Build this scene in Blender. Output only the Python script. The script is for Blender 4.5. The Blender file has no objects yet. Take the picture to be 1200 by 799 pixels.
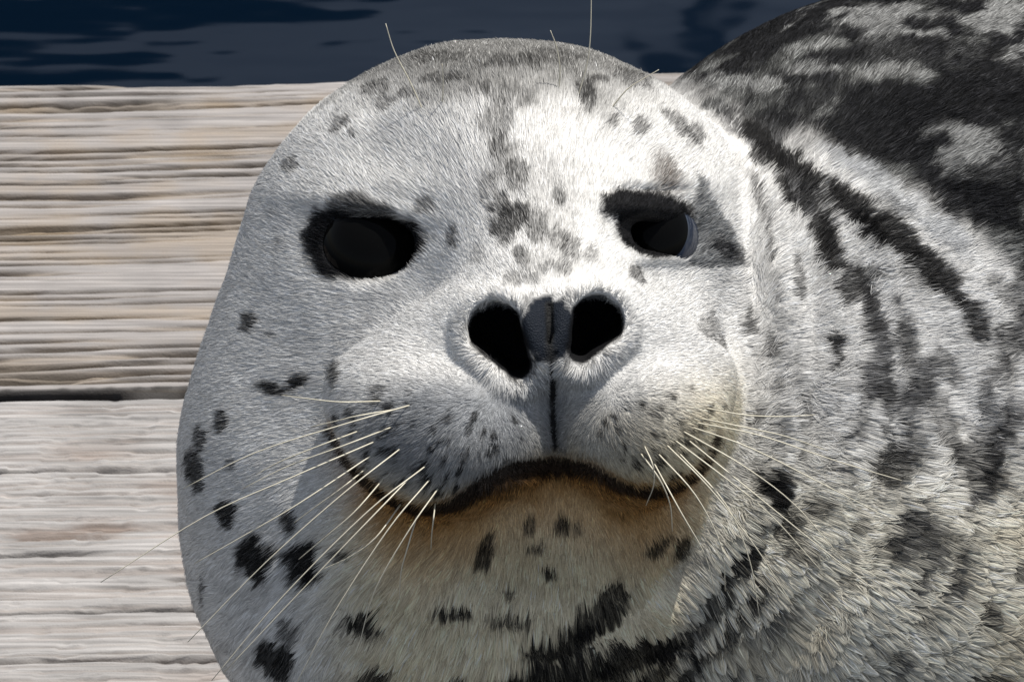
import bpy, math, random
import numpy as np
from mathutils import Vector
random.seed(7)
RNG = np.random.default_rng(11)
SC = bpy.context.scene
COL = SC.collection

# ------------------------------------------------------------------ frame of the place
# Deck top is world z = 0, planks run along world X, the water lies beyond (+Y).
# The seal was measured in its own head frame (x across the face, y up the face, z out of the face) in
# units of S metres; the head is raised so that the face looks up by TH above the horizontal.
S = 0.000343
TH = math.radians(35)
ST, CT = math.sin(TH), math.cos(TH)
HH = 900.0                      # height of the head-frame origin above the deck, in units
D = 5250.0                      # viewing distance, in units

def to_world(p):
    p = np.asarray(p, dtype=np.float64)
    x, y, z = p[..., 0], p[..., 1], p[..., 2]
    return np.stack([x * S, (y * ST - z * CT) * S, (y * CT + z * ST + HH) * S], -1)

def dir_world(p):
    p = np.asarray(p, dtype=np.float64)
    x, y, z = p[..., 0], p[..., 1], p[..., 2]
    return np.stack([x, y * ST - z * CT, y * CT + z * ST], -1)

# ------------------------------------------------------------------ camera
cam_d = bpy.data.cameras.new("camera")
cam = bpy.data.objects.new("camera", cam_d)
COL.objects.link(cam)
cam.location = to_world([0, 0, D]).tolist()
cam.rotation_euler = (math.pi / 2 - TH, 0, 0)
cam_d.sensor_width = 36.0
cam_d.lens = 36.0 * D / 1200.0
cam_d.clip_start = 0.05
cam_d.clip_end = 3000
cam_d.dof.use_dof = True
cam_d.dof.focus_distance = (D - 70) * S
cam_d.dof.aperture_fstop = 64
SC.camera = cam

# ------------------------------------------------------------------ light
L_LOCAL = np.array([0.24, 0.85, 0.44])
Lw = dir_world(L_LOCAL); Lw = Lw / np.linalg.norm(Lw)
sun_el = math.asin(Lw[2])
sun_az = math.atan2(Lw[0], Lw[1])      # clockwise from +Y
world = bpy.data.worlds.new("World")
SC.world = world
world.use_nodes = True
wn = world.node_tree
wn.nodes.clear()
sky = wn.nodes.new("ShaderNodeTexSky")
sky.sky_type = 'NISHITA'
sky.sun_disc = False
sky.sun_elevation = sun_el
sky.sun_rotation = sun_az
sky.dust_density = 0.7
sky.ozone_density = 1.0
bg = wn.nodes.new("ShaderNodeBackground")
bg.inputs[1].default_value = 0.09
wo = wn.nodes.new("ShaderNodeOutputWorld")
hs = wn.nodes.new("ShaderNodeHueSaturation")      # sky desaturated for a paler, more neutral fill
hs.inputs['Saturation'].default_value = 0.5
wn.links.new(sky.outputs[0], hs.inputs['Color'])
wn.links.new(hs.outputs[0], bg.inputs[0])
wn.links.new(bg.outputs[0], wo.inputs[0])
sun_d = bpy.data.lights.new("sun", 'SUN')
sun_d.energy = 4.1
sun_d.angle = math.radians(0.5)
sun_d.color = (1.0, 0.965, 0.90)
sun = bpy.data.objects.new("sun", sun_d)
sun.rotation_euler = Vector(Lw.tolist()).to_track_quat('Z', 'Y').to_euler()
sun.location = (Lw * 5).tolist()
COL.objects.link(sun)
SC.view_settings.view_transform = 'Standard'
SC.view_settings.look = 'None'
SC.view_settings.exposure = 0.42
SC.view_settings.gamma = 1.0
try:
    SC.view_settings.use_curve_mapping = False
except Exception:
    pass
SC.cycles.max_bounces = 8
SC.cycles.diffuse_bounces = 4
SC.cycles.glossy_bounces = 4
SC.cycles.transparent_max_bounces = 12
try:
    SC.cycles_curves.shape = 'RIBBONS'
    SC.cycles_curves.subdivisions = 2
except Exception:
    pass

# ------------------------------------------------------------------ helpers
def tag(o, label=None, cat=None, group=None, kind=None):
    if label: o['label'] = label
    if cat: o['category'] = cat
    if group: o['group'] = group
    if kind: o['kind'] = kind
    return o

def empty(name, loc):
    o = bpy.data.objects.new(name, None)
    o.location = loc
    COL.objects.link(o)
    return o

def mesh_np(name, verts, faces, mat=None, parent=None, smooth=True, origin=(0, 0, 0)):
    """verts (n,3) world, faces (m,3|4) int"""
    v = np.asarray(verts, dtype=np.float64) - np.asarray(origin)
    f = np.asarray(faces, dtype=np.int32)
    me = bpy.data.meshes.new(name)
    me.vertices.add(len(v)); me.vertices.foreach_set("co", v.astype(np.float32).ravel())
    k = f.shape[1]
    me.loops.add(f.size); me.loops.foreach_set("vertex_index", f.ravel())
    me.polygons.add(len(f))
    me.polygons.foreach_set("loop_start", np.arange(0, f.size, k, dtype=np.int32))
    me.polygons.foreach_set("loop_total", np.full(len(f), k, dtype=np.int32))
    me.update(calc_edges=True)
    me.validate()
    if smooth:
        me.polygons.foreach_set("use_smooth", np.ones(len(me.polygons), dtype=bool))
    if mat: me.materials.append(mat)
    o = bpy.data.objects.new(name, me)
    COL.objects.link(o)
    if parent is not None:
        o.parent = parent
        o.location = np.asarray(origin) - np.asarray(parent.location) if any(origin) else (0, 0, 0)
    else:
        o.location = origin
    return o

def set_color(o, name, rgb):
    me = o.data
    a = me.attributes.new(name, 'FLOAT_COLOR', 'POINT')
    c = np.ones((len(me.vertices), 4), dtype=np.float32)
    c[:, :3] = rgb
    a.data.foreach_set("color", c.ravel())

def set_float(o, name, val):
    a = o.data.attributes.new(name, 'FLOAT', 'POINT')
    a.data.foreach_set("value", np.asarray(val, dtype=np.float32))

def hash3(i, j, k, seed):
    h = (i.astype(np.uint32) * np.uint32(374761393) + j.astype(np.uint32) * np.uint32(668265263)
         + k.astype(np.uint32) * np.uint32(2147483647) + np.uint32(seed * 974711 % 4294967295))
    h = (h ^ (h >> np.uint32(13))) * np.uint32(1274126177)
    h = h ^ (h >> np.uint32(16))
    h = h * np.uint32(2246822519)
    h = h ^ (h >> np.uint32(15))
    return (h & np.uint32(0xFFFFFF)).astype(np.float32) / np.float32(16777216.0)

def noise3(x, y, z, seed=0):
    x = np.asarray(x, np.float32); y = np.asarray(y, np.float32); z = np.asarray(z, np.float32)
    x, y, z = np.broadcast_arrays(x, y, z)
    xi = np.floor(x); yi = np.floor(y); zi = np.floor(z)
    fx = x - xi; fy = y - yi; fz = z - zi
    fx = fx * fx * (3 - 2 * fx); fy = fy * fy * (3 - 2 * fy); fz = fz * fz * (3 - 2 * fz)
    xi = xi.astype(np.int64); yi = yi.astype(np.int64); zi = zi.astype(np.int64)
    r = 0
    for a in (0, 1):
        wx = fx if a else 1 - fx
        for b in (0, 1):
            wy = fy if b else 1 - fy
            for c in (0, 1):
                wz = fz if c else 1 - fz
                r = r + wx * wy * wz * hash3(xi + a, yi + b, zi + c, seed)
    return r * 2 - 1

def fbm(x, y, z, seed=0, oct=3):
    r = 0; a = 0.5; f = 1.0
    for o in range(oct):
        r = r + a * noise3(np.asarray(x) * f, np.asarray(y) * f, np.asarray(z) * f, seed + o)
        a *= 0.5; f *= 2.03
    return r

def sstep(a, b, x):
    t = np.clip((x - a) / (b - a), 0, 1)
    return t * t * (3 - 2 * t)

def new_mat(name):
    m = bpy.data.materials.new(name)
    m.use_nodes = True
    nt = m.node_tree
    nt.nodes.clear()
    out = nt.nodes.new("ShaderNodeOutputMaterial")
    return m, nt, out

def N(nt, kind, **kw):
    n = nt.nodes.new(kind)
    for k, v in kw.items():
        if k.startswith('i_'):
            n.inputs[k[2:].replace('_', ' ')].default_value = v
        else:
            setattr(n, k, v)
    return n

# ------------------------------------------------------------------ water
def build_water():
    m, nt, out = new_mat("sea_water")
    b = N(nt, "ShaderNodeBsdfPrincipled")
    b.inputs['Base Color'].default_value = (0.0009, 0.0042, 0.0105, 1)
    b.inputs['Roughness'].default_value = 0.07
    b.inputs['IOR'].default_value = 1.40
    tc = N(nt, "ShaderNodeTexCoord")
    mp = N(nt, "ShaderNodeMapping"); mp.inputs['Scale'].default_value = (1.1, 2.6, 1)
    n1 = N(nt, "ShaderNodeTexNoise"); n1.inputs['Scale'].default_value = 3.0; n1.inputs['Detail'].default_value = 3
    n1.inputs['Roughness'].default_value = 0.5
    bp = N(nt, "ShaderNodeBump"); bp.inputs['Strength'].default_value = 0.10; bp.inputs['Distance'].default_value = 0.05
    nt.links.new(tc.outputs['Object'], mp.inputs[0]); nt.links.new(mp.outputs[0], n1.inputs[0])
    nt.links.new(n1.outputs[0], bp.inputs['Height']); nt.links.new(bp.outputs[0], b.inputs['Normal'])
    nt.links.new(b.outputs[0], out.inputs[0])
    z = -0.42
    R = 900
    o = mesh_np("water", [[-R, -R, z], [R, -R, z], [R, R, z], [-R, R, z]], [[0, 1, 2, 3]], m, smooth=False)
    tag(o, kind='structure')
build_water()

# ------------------------------------------------------------------ deck planks
EDGE_F = 2052 * S       # far edge of the deck (world y at x=0)
PLW = 872 * S           # plank width
GAP = 19 * S
YAW = math.radians(2.1)

def plank_mat(name, style):
    m, nt, out = new_mat(name)
    b = N(nt, "ShaderNodeBsdfPrincipled")
    b.inputs['Roughness'].default_value = 0.8
    b.inputs['Specular IOR Level'].default_value = 0.25
    a = N(nt, "ShaderNodeAttribute"); a.attribute_name = "col"
    tc = N(nt, "ShaderNodeTexCoord")
    mp = N(nt, "ShaderNodeMapping"); mp.inputs['Scale'].default_value = (9, 520, 9)
    n1 = N(nt, "ShaderNodeTexNoise"); n1.inputs['Scale'].default_value = 1.0; n1.inputs['Detail'].default_value = 4
    nt.links.new(tc.outputs['Object'], mp.inputs[0]); nt.links.new(mp.outputs[0], n1.inputs[0])
    mr = N(nt, "ShaderNodeMapRange")
    mr.inputs['From Min'].default_value = 0.25; mr.inputs['From Max'].default_value = 0.75
    mr.inputs['To Min'].default_value = 0.5; mr.inputs['To Max'].default_value = 1.3
    nt.links.new(n1.outputs[0], mr.inputs[0])
    mx = N(nt, "ShaderNodeMix"); mx.data_type = 'RGBA'; mx.blend_type = 'MULTIPLY'
    mx.inputs[0].default_value = 1.0
    nt.links.new(a.outputs['Color'], mx.inputs[6]); nt.links.new(mr.outputs[0], mx.inputs[7])
    nt.links.new(mx.outputs[2], b.inputs['Base Color'])
    n2 = N(nt, "ShaderNodeTexNoise"); n2.inputs['Scale'].default_value = 900.0; n2.inputs['Detail'].default_value = 3
    nt.links.new(tc.outputs['Object'], n2.inputs[0])
    bp = N(nt, "ShaderNodeBump"); bp.inputs['Strength'].default_value = 0.5; bp.inputs['Distance'].default_value = 0.0006
    ad = N(nt, "ShaderNodeMath"); ad.operation = 'ADD'
    nt.links.new(n1.outputs[0], ad.inputs[0]); nt.links.new(n2.outputs[0], ad.inputs[1])
    nt.links.new(ad.outputs[0], bp.inputs['Height']); nt.links.new(bp.outputs[0], b.inputs['Normal'])
    nt.links.new(b.outputs[0], out.inputs[0])
    return m

def plank_relief(U, V, style, seed):
    """U along, V across (units), returns height (units) and colour"""
    u = U.astype(np.float32); v = V.astype(np.float32)
    wob = fbm(u * 0.0016, v * 0.0022, 0 * u + seed, seed, 3) * 15 + fbm(u * 0.008, v * 0.006, 0 * u, seed + 31, 2) * 3
    w = v + wob
    n_a = noise3(w / 9.0, u * 0.0011, 0 * u + seed, seed + 3)          # growth-ring bands
    n_b = noise3(w / 5.0, u * 0.0025, 0 * u + seed, seed + 5)
    n_c = noise3(w / 40.0, u * 0.0008, 0 * u + seed, seed + 7)
    mott = fbm(u * 0.012, v * 0.012, 0 * u, seed + 9, 4)
    fine = fbm(u * 0.02, w * 0.18, 0 * u, seed + 12, 3)
    if style == 'ridged':
        n_d = noise3(w / 22.0, u * 0.003, 0 * u + seed, seed + 8)
        ring = 0.7 * n_a + 0.45 * n_b + 0.3 * n_d + 0.1 * n_c
        groove = sstep(0.02, -0.38, ring)
        deep = sstep(-0.22, -0.55, ring + 0.25 * mott)
        h = -8.0 * groove - 13 * deep + 1.2 * fine
        base = np.array([0.285, 0.265, 0.255])
        tanc = np.array([0.24, 0.175, 0.105])
        dark = np.array([0.10, 0.085, 0.07])
        t = np.clip(groove * 0.55 + sstep(0.0, 0.6, 0.6 * mott + 0.7 * n_c) * 0.42, 0, 0.85)
        d = np.clip(deep * 0.8 + groove * 0.2, 0, 0.9)
    else:
        # smoother board with thin drying checks
        k = np.floor(w / 66.0)
        jit = (hash3(k.astype(np.int64), k.astype(np.int64) * 0 + seed, k.astype(np.int64) * 0, seed) - 0.5) * 40
        dist = np.abs(w - (k + 0.5) * 66 - jit)
        on = sstep(-0.1, 0.35, noise3(u * 0.003, k * 3.7, 0 * u, seed + 21) + 0.12)
        crack = sstep(6.5, 2.5, dist + 1.2 * fine) * on
        chips = sstep(0.12, 0.34, fbm(u * 0.022, v * 0.06, 0 * u, seed + 17, 3))
        groove = sstep(0.0, -0.5, n_b) * 0.5
        grain = noise3(w / 4.2, u * 0.0035, 0 * u + seed, seed + 55) + 0.6 * noise3(w / 9.0, u * 0.002, 0 * u + seed, seed + 56)
        h = -16 * crack - 4.0 * sstep(0.1, -0.6, grain) - 2.0 * groove - 3.0 * chips + 2.2 * fine + 1.0 * mott
        base = np.array([0.325, 0.31, 0.302])
        tanc = np.array([0.27, 0.20, 0.16])
        dark = np.array([0.08, 0.07, 0.065])
        t = np.clip(sstep(0.12, 0.5, fbm(u * 0.005, v * 0.012, 0 * u, seed + 40, 3)) * 0.3 + 0.25 * sstep(0.1, -0.6, grain), 0, 0.85)
        d = np.clip(crack * 0.8 + 0.12 * sstep(0.1, -0.7, grain), 0, .9)
    lum = 1 + 0.22 * mott + 0.12 * fine
    c = base * lum[..., None]
    c = c * (1 - t[..., None]) + tanc * t[..., None]
    c = c * (1 - d[..., None]) + dark * d[..., None]
    return h, np.clip(c, 0.02, 0.8)

def build_plank(k, style, seed, x0, x1, fine, label):
    """plank k counts from the far edge; dense in the seen stretch fine=(u0,u1,du)"""
    y1 = EDGE_F - k * (PLW + GAP); y0 = y1 - PLW
    th = 38e-3
    us = np.concatenate([np.linspace(x0, fine[0], 12)[:-1], np.arange(fine[0], fine[1], fine[2]), np.linspace(fine[1], x1, 14)])
    nv = max(8, int(PLW / S / fine[3]))
    vs = np.linspace(0, 1, nv)
    Ug, Vg = np.meshgrid(us, vs * PLW / S, indexing='ij')
    h, c = plank_relief(Ug, Vg, style, seed)
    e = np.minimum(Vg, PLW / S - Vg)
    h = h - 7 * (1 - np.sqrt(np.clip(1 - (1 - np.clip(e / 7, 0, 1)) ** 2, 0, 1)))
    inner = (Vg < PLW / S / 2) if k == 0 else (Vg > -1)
    c = c * (1 - 0.75 * (sstep(8, 2, e + 2 * noise3(Ug / 14, Vg / 6, 0 * Ug, seed + 77)) * inner))[..., None]      # shade of the joint put into the edge colour
    if k == 1:
        for (su, sv, a_, b_) in ((-632, 537, 62, 17), (-556, 552, 58, 22), (-300, 470, 50, 14)):
            w_ = 0.7 * sstep(1.2, .5, np.hypot((Ug - su) / a_, (Vg - sv) / b_) + 0.5 * fbm(Ug / 30, Vg / 9, 0 * Ug, seed + 80, 3))
            c = c * (1 - w_[..., None]) + np.array([0.17, 0.125, 0.10]) * w_[..., None]
    warp = fbm(Ug * 0.0035, 0 * Ug, 0 * Ug + 3, seed + 60, 2) * 7 * (1 if k == 0 else 0.4)   # wavy outline
    X = Ug * S; Y = y0 + Vg * S + np.where(Vg > 200, warp * S * (Vg / (PLW / S)), 0)
    Z = h * S
    nu = len(us)
    top = np.stack([X, Y, Z], -1)
    lowr = top.copy(); lowr[..., 2] = -th
    V = np.concatenate([top.reshape(-1, 3), lowr.reshape(-1, 3)[[0]] * 0], 0)[:-1]
    idx = np.arange(nu * nv).reshape(nu, nv)
    F = np.stack([idx[:-1, :-1], idx[1:, :-1], idx[1:, 1:], idx[:-1, 1:]], -1).reshape(-1, 4)
    # skirt: closed rim down to the underside
    rim = np.concatenate([idx[:, 0], idx[-1, 1:], idx[-2::-1, -1], idx[0, -2:0:-1]])
    rv = V[rim].copy(); rv[:, 2] = -th
    base_i = len(V)
    V = np.concatenate([V, rv], 0)
    m = len(rim); nxt = (np.arange(m) + 1) % m
    F2 = np.stack([rim, np.arange(m) + base_i, nxt + base_i, rim[nxt]], -1)
    corners = [0, nu - 1, nu - 1 + nv - 1, nu - 1 + nv - 1 + nu - 1]
    F3 = np.array([[base_i + q for q in corners][::-1]])
    F = np.concatenate([F, F2, F3], 0)
    cc = np.concatenate([c.reshape(-1, 3), c.reshape(-1, 3)[rim] * 0.10], 0)  # plank sides painted darker to carry the shade inside the gap
    cy, sy = math.cos(YAW), math.sin(YAW)
    W = V.copy(); W[:, 0] = V[:, 0] * cy - V[:, 1] * sy; W[:, 1] = V[:, 0] * sy + V[:, 1] * cy
    org = np.array([0, (y0 + y1) / 2, 0.0])
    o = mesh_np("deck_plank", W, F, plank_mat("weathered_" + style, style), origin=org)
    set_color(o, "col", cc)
    tag(o, label, "plank", group="weathered planks of the floating deck")
    return o

build_plank(0, 'ridged', 3, -4600, 6500, (-860, 420, 4.5, 2.0),
            "far grey weathered plank with deep ridged grain along the water's edge")
build_plank(1, 'checked', 8, -4600, 6500, (-800, 60, 4.0, 2.2),
            "near pale plank with thin dark cracks and a brownish stain beside the seal's cheek")
build_plank(2, 'checked', 15, -4600, 6500, (-600, 600, 40, 14), "pale plank under the seal's chin, below the bottom edge of the picture")

# ------------------------------------------------------------------ out-of-frame things mirrored in the water
def build_surroundings():
    # dark hull of a moored boat to the left: its bow shows only as the black reflection
    m, nt, out = new_mat("tarred_hull")
    b = N(nt, "ShaderNodeBsdfPrincipled"); b.inputs['Base Color'].default_value = (0.006, 0.006, 0.005, 1)
    b.inputs['Roughness'].default_value = 0.9; b.inputs['Specular IOR Level'].default_value = 0.0
    nt.links.new(b.outputs[0], out.inputs[0])
    wz = -0.42
    st = []
    nS = 25
    for i in range(nS):
        t = i / (nS - 1)                       # stern 0 .. bow 1
        x = -5.0 + 5.5 * t
        top = min(1.3, 0.605 - 0.42 * (x + 0.6))
        half = 0.9 * (1 - 0.92 * max(0, (x + 0.3) / 0.8) ** 2)
        ring = []
        for (q, hz) in ((-1, top), (-0.97, wz + .4 * (top - wz)), (-0.8, wz - 0.05), (0, wz - 0.3), (0.8, wz - 0.05), (0.97, wz + .4 * (top - wz)), (1, top)):
            ring.append([x, 3.9 + q * half, hz])
        st.append(ring)
    V = np.array(st).reshape(-1, 3)
    k = 7
    F = []
    for i in range(nS - 1):
        for j in range(k):
            j2 = (j + 1) % k
            F.append([i * k + j, (i + 1) * k + j, (i + 1) * k + j2, i * k + j2])
    o = mesh_np("boat_hull", V, F, m, smooth=False)
    tag(o, "black hull of a moored boat seen only as the dark reflection on the water", "boat")
    # timber piling beyond the deck edge
    m2, nt, out = new_mat("wet_piling_wood")
    b = N(nt, "ShaderNodeBsdfPrincipled"); b.inputs['Roughness'].default_value = 0.8
    n1 = N(nt, "ShaderNodeTexNoise"); n1.inputs['Scale'].default_value = 6
    cr = N(nt, "ShaderNodeValToRGB")
    cr.color_ramp.elements[0].color = (0.008, 0.007, 0.006, 1); cr.color_ramp.elements[1].color = (0.03, 0.025, 0.02, 1)
    nt.links.new(n1.outputs[0], cr.inputs[0]); nt.links.new(cr.outputs[0], b.inputs['Base Color'])
    nt.links.new(b.outputs[0], out.inputs[0])
    rows, seg = 12, 14
    V, F = [], []
    for i in range(rows + 1):
        z = -1.5 + 6.0 * i / rows
        r = 0.052 * (1 - 0.05 * i / rows) + 0.004 * math.sin(i * 2.1)
        for j in range(seg):
            a = 2 * math.pi * j / seg
            V.append([0.345 + r * math.cos(a) * (1 + .05 * math.sin(3 * a + i)), 6.0 + r * math.sin(a), z])
    for i in range(rows):
        for j in range(seg):
            j2 = (j + 1) % seg
            F.append([i * seg + j, i * seg + j2, (i + 1) * seg + j2, (i + 1) * seg + j])
    V.append([0.345, 6.0, 4.53]); t = len(V) - 1
    for j in range(seg):
        F.append([rows * seg + j, rows * seg + (j + 1) % seg, t, t])
    me = bpy.data.meshes.new("mooring_post")
    me.from_pydata([tuple(v) for v in V], [], [tuple(dict.fromkeys(f)) for f in F]); me.materials.append(m2)
    o = bpy.data.objects.new("mooring_post", me); COL.objects.link(o)
    tag(o, "dark mooring post seen only as a wavy black streak reflected on the water", "post")
build_surroundings()

# ================================================================== the seal
def pt(px, py, z):
    k = 1 - z / D
    return np.array([(px - 600.0) * k, (399.5 - py) * k, z], dtype=np.float64)

def wpt(X, F, H):       # right, away, height above deck (units) -> head frame
    h = H - HH
    return np.array([X, F * ST + h * CT, -F * CT + h * ST], dtype=np.float64)

f32 = np.float32
def ell(p, c, r, rot=None):
    q = p - np.asarray(c, f32)
    if rot is not None:
        a = math.radians(rot); ca, sa = f32(math.cos(a)), f32(math.sin(a))
        q = np.stack([q[:, 0] * ca + q[:, 1] * sa, -q[:, 0] * sa + q[:, 1] * ca, q[:, 2]], 1)
    r = np.asarray(r, f32)
    k0 = np.sqrt(((q / r) ** 2).sum(1)); k1 = np.sqrt(((q / (r * r)) ** 2).sum(1)) + f32(1e-9)
    return k0 * (k0 - 1) / k1

def cone(p, a, b, ra, rb):
    a = np.asarray(a, f32); b = np.asarray(b, f32)
    ab = b - a
    t = np.clip(((p - a) @ ab) / f32(ab @ ab), 0, 1)
    q = p - a - t[:, None] * ab
    return np.sqrt((q * q).sum(1)) - (f32(ra) + t * f32(rb - ra))

def smin(a, b, k):
    h = np.clip(0.5 + 0.5 * (b - a) / k, 0, 1)
    return b + (a - b) * h - k * h * (1 - h)

def smax(a, b, k):
    return -smin(-a, -b, k)

def polyline_dist(p, pts, rads=None):
    d = None
    for i in range(len(pts) - 1):
        ra = rads[i] if rads is not None else 0; rb = rads[i + 1] if rads is not None else 0
        e = cone(p, pts[i], pts[i + 1], ra, rb)
        d = e if d is None else np.minimum(d, e)
    return d

def smooth_line(pts, n=5):
    P = np.asarray(pts, float); P = np.vstack([2 * P[0] - P[1], P, 2 * P[-1] - P[-2]])
    o = []
    for i in range(1, len(P) - 2):
        for t in np.arange(n) / n:
            a, b, c, d = P[i - 1], P[i], P[i + 1], P[i + 2]
            o.append(0.5 * (2 * b + (c - a) * t + (2 * a - 5 * b + 4 * c - d) * t * t + (3 * b - a - 3 * c + d) * t ** 3))
    o.append(P[-2])
    return np.array(o)

def seg2(px, py, pts):
    """2-D distance to a polyline, and the run along it (0..1)"""
    best = np.full(px.shape, 1e9, f32); run = np.zeros(px.shape, f32)
    n = len(pts) - 1
    for i, ((x0, y0), (x1, y1)) in enumerate(zip(pts[:-1], pts[1:])):
        dx, dy = x1 - x0, y1 - y0
        t = np.clip(((px - x0) * dx + (py - y0) * dy) / (dx * dx + dy * dy), 0, 1)
        d = np.hypot(px - x0 - t * dx, py - y0 - t * dy)
        m = d < best
        best = np.where(m, d, best); run = np.where(m, (i + t) / n, run)
    return best, run

def screen(p):
    k = 1 - p[:, 2] / D
    return 600 + p[:, 0] / k, 399.5 - p[:, 1] / k

# body axis (from the nape back to the tail)
BODY = [(pt(655, 545, -270), 295), (pt(1050, 400, -470), 415), (wpt(1300, 1000, 550), 560), (wpt(2400, 1120, 430), 440), (wpt(3400, 1150, 190), 170), (wpt(3700, 1170, 110), 100)]

def f_body(p):
    d = None
    for (a, ra), (b, rb) in zip(BODY[:-1], BODY[1:]):
        e = cone(p, a, b, ra, rb)
        d = e if d is None else smin(d, e, 90)
    # chest
    d = smin(d, ell(p, wpt(430, 190, 440), (430, 400, 440)), 120)
    # hind flippers and fore flippers, flat on the deck
    for (X, F, H, r, rot) in ((3950, 1050, 60, (260, 50, 90), 0), (3950, 1230, 60, (260, 50, 90), 0), (1000, 60, 60, (260, 60, 130), -10)):
        d = smin(d, ell(p, wpt(X, F, H), r), 60)
    return d

HC = pt(580, 440, -190)         # middle of the head
FOLDS = [   # (polyline in face measurements, half width, height): rolls of loose skin round the neck
    ([(840, 130), (885, 215), (910, 320), (915, 430), (902, 530), (868, 620), (800, 700), (720, 765), (640, 815)], 16, 10),
    ([(905, 190), (960, 290), (985, 420), (985, 530), (950, 640), (880, 745), (800, 830)], 24, 7),
    ([(985, 240), (1040, 350), (1065, 480), (1060, 600), (1010, 720), (930, 840)], 28, 6.5),
    ([(860, 150), (960, 205), (1050, 275), (1130, 370), (1185, 480), (1210, 600)], 40, 8),
    ([(330, 560), (390, 650), (470, 705), (570, 728), (660, 722)], 20, 3),
    ([(300, 620), (350, 700), (430, 760), (520, 785)], 22, 3),
]
FOLDS = [(smooth_line(a, 4), b, c) for a, b, c in FOLDS]

def f_head(p):
    d = ell(p, pt(592, 333, -205), (326, 298, 275))                 # skull
    d = smin(d, ell(p, pt(566, 540, -200), (370, 330, 264)), 80)     # cheeks
    d = smin(d, ell(p, pt(566, 680, -215), (338, 270, 245)), 80)     # throat
    d = smin(d, cone(p, pt(602, 190, -60), pt(638, 350, 75), 118, 108), 70)   # brow and bridge
    d = smin(d, ell(p, pt(640, 480, 0), (225, 160, 120)), 60)        # root of the muzzle
    d = smin(d, ell(p, pt(640, 602, 12), (165, 78, 90)), 45)         # lower jaw
    m = ell(p, pt(521, 502, 116), (128, 101, 116), -8)                 # whisker pads
    m2 = ell(p, pt(748, 492, 106), (103, 96, 116), 8)
    m = smin(m, m2, 26)
    m = smin(m, cone(p, pt(566, 380, 130), pt(436, 458, 92), 60, 54), 30)
    m = smin(m, cone(p, pt(716, 374, 124), pt(812, 446, 84), 58, 50), 30)
    nose = ell(p, pt(640, 396, 120), (122, 68, 92))
    m = smin(m, nose, 34)
    m = smin(m, cone(p, pt(628, 320, 60), pt(640, 385, 120), 85, 80), 40)
    d = smin(d, m, 26)
    return d

def f_base(p):
    return smin(f_head(p), f_body(p), 20)

def march(px, py, f, z0=420.0, it=90):
    """point of the surface under a face measurement"""
    px = np.asarray(px, np.float64).ravel(); py = np.asarray(py, np.float64).ravel()
    z = np.full(px.shape, z0)
    for _ in range(it):
        k = 1 - z / D
        p = np.stack([(px - 600) * k, (399.5 - py) * k, z], 1).astype(f32)
        z = z - 0.85 * f(p).astype(np.float64)
        z = np.maximum(z, -3000)
    k = 1 - z / D
    return np.stack([(px - 600) * k, (399.5 - py) * k, z], 1)

MOUTH = [(389, 500), (402, 528), (425, 556), (455, 580), (490, 594), (525, 588), (560, 569), (600, 549), (650, 541), (695, 548), (730, 567), (765, 573), (798, 564), (825, 538), (838, 508)]
mouth3 = march([q[0] for q in MOUTH], [q[1] for q in MOUTH], f_base)
PHIL = [(644, 358), (644, 372), (645, 388), (645, 402), (646, 412), (646, 420), (646, 428), (647, 436), (647, 446), (648, 480), (650, 524)]
phil3 = march([q[0] for q in PHIL], [q[1] for q in PHIL], f_base)
eyeL = march([437], [288], f_base)[0]
eyeR = march([766], [270], f_base)[0]
nosL = march([580, 607], [387, 427], f_base)
nosR = march([699, 681], [379, 409], f_base)

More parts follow.
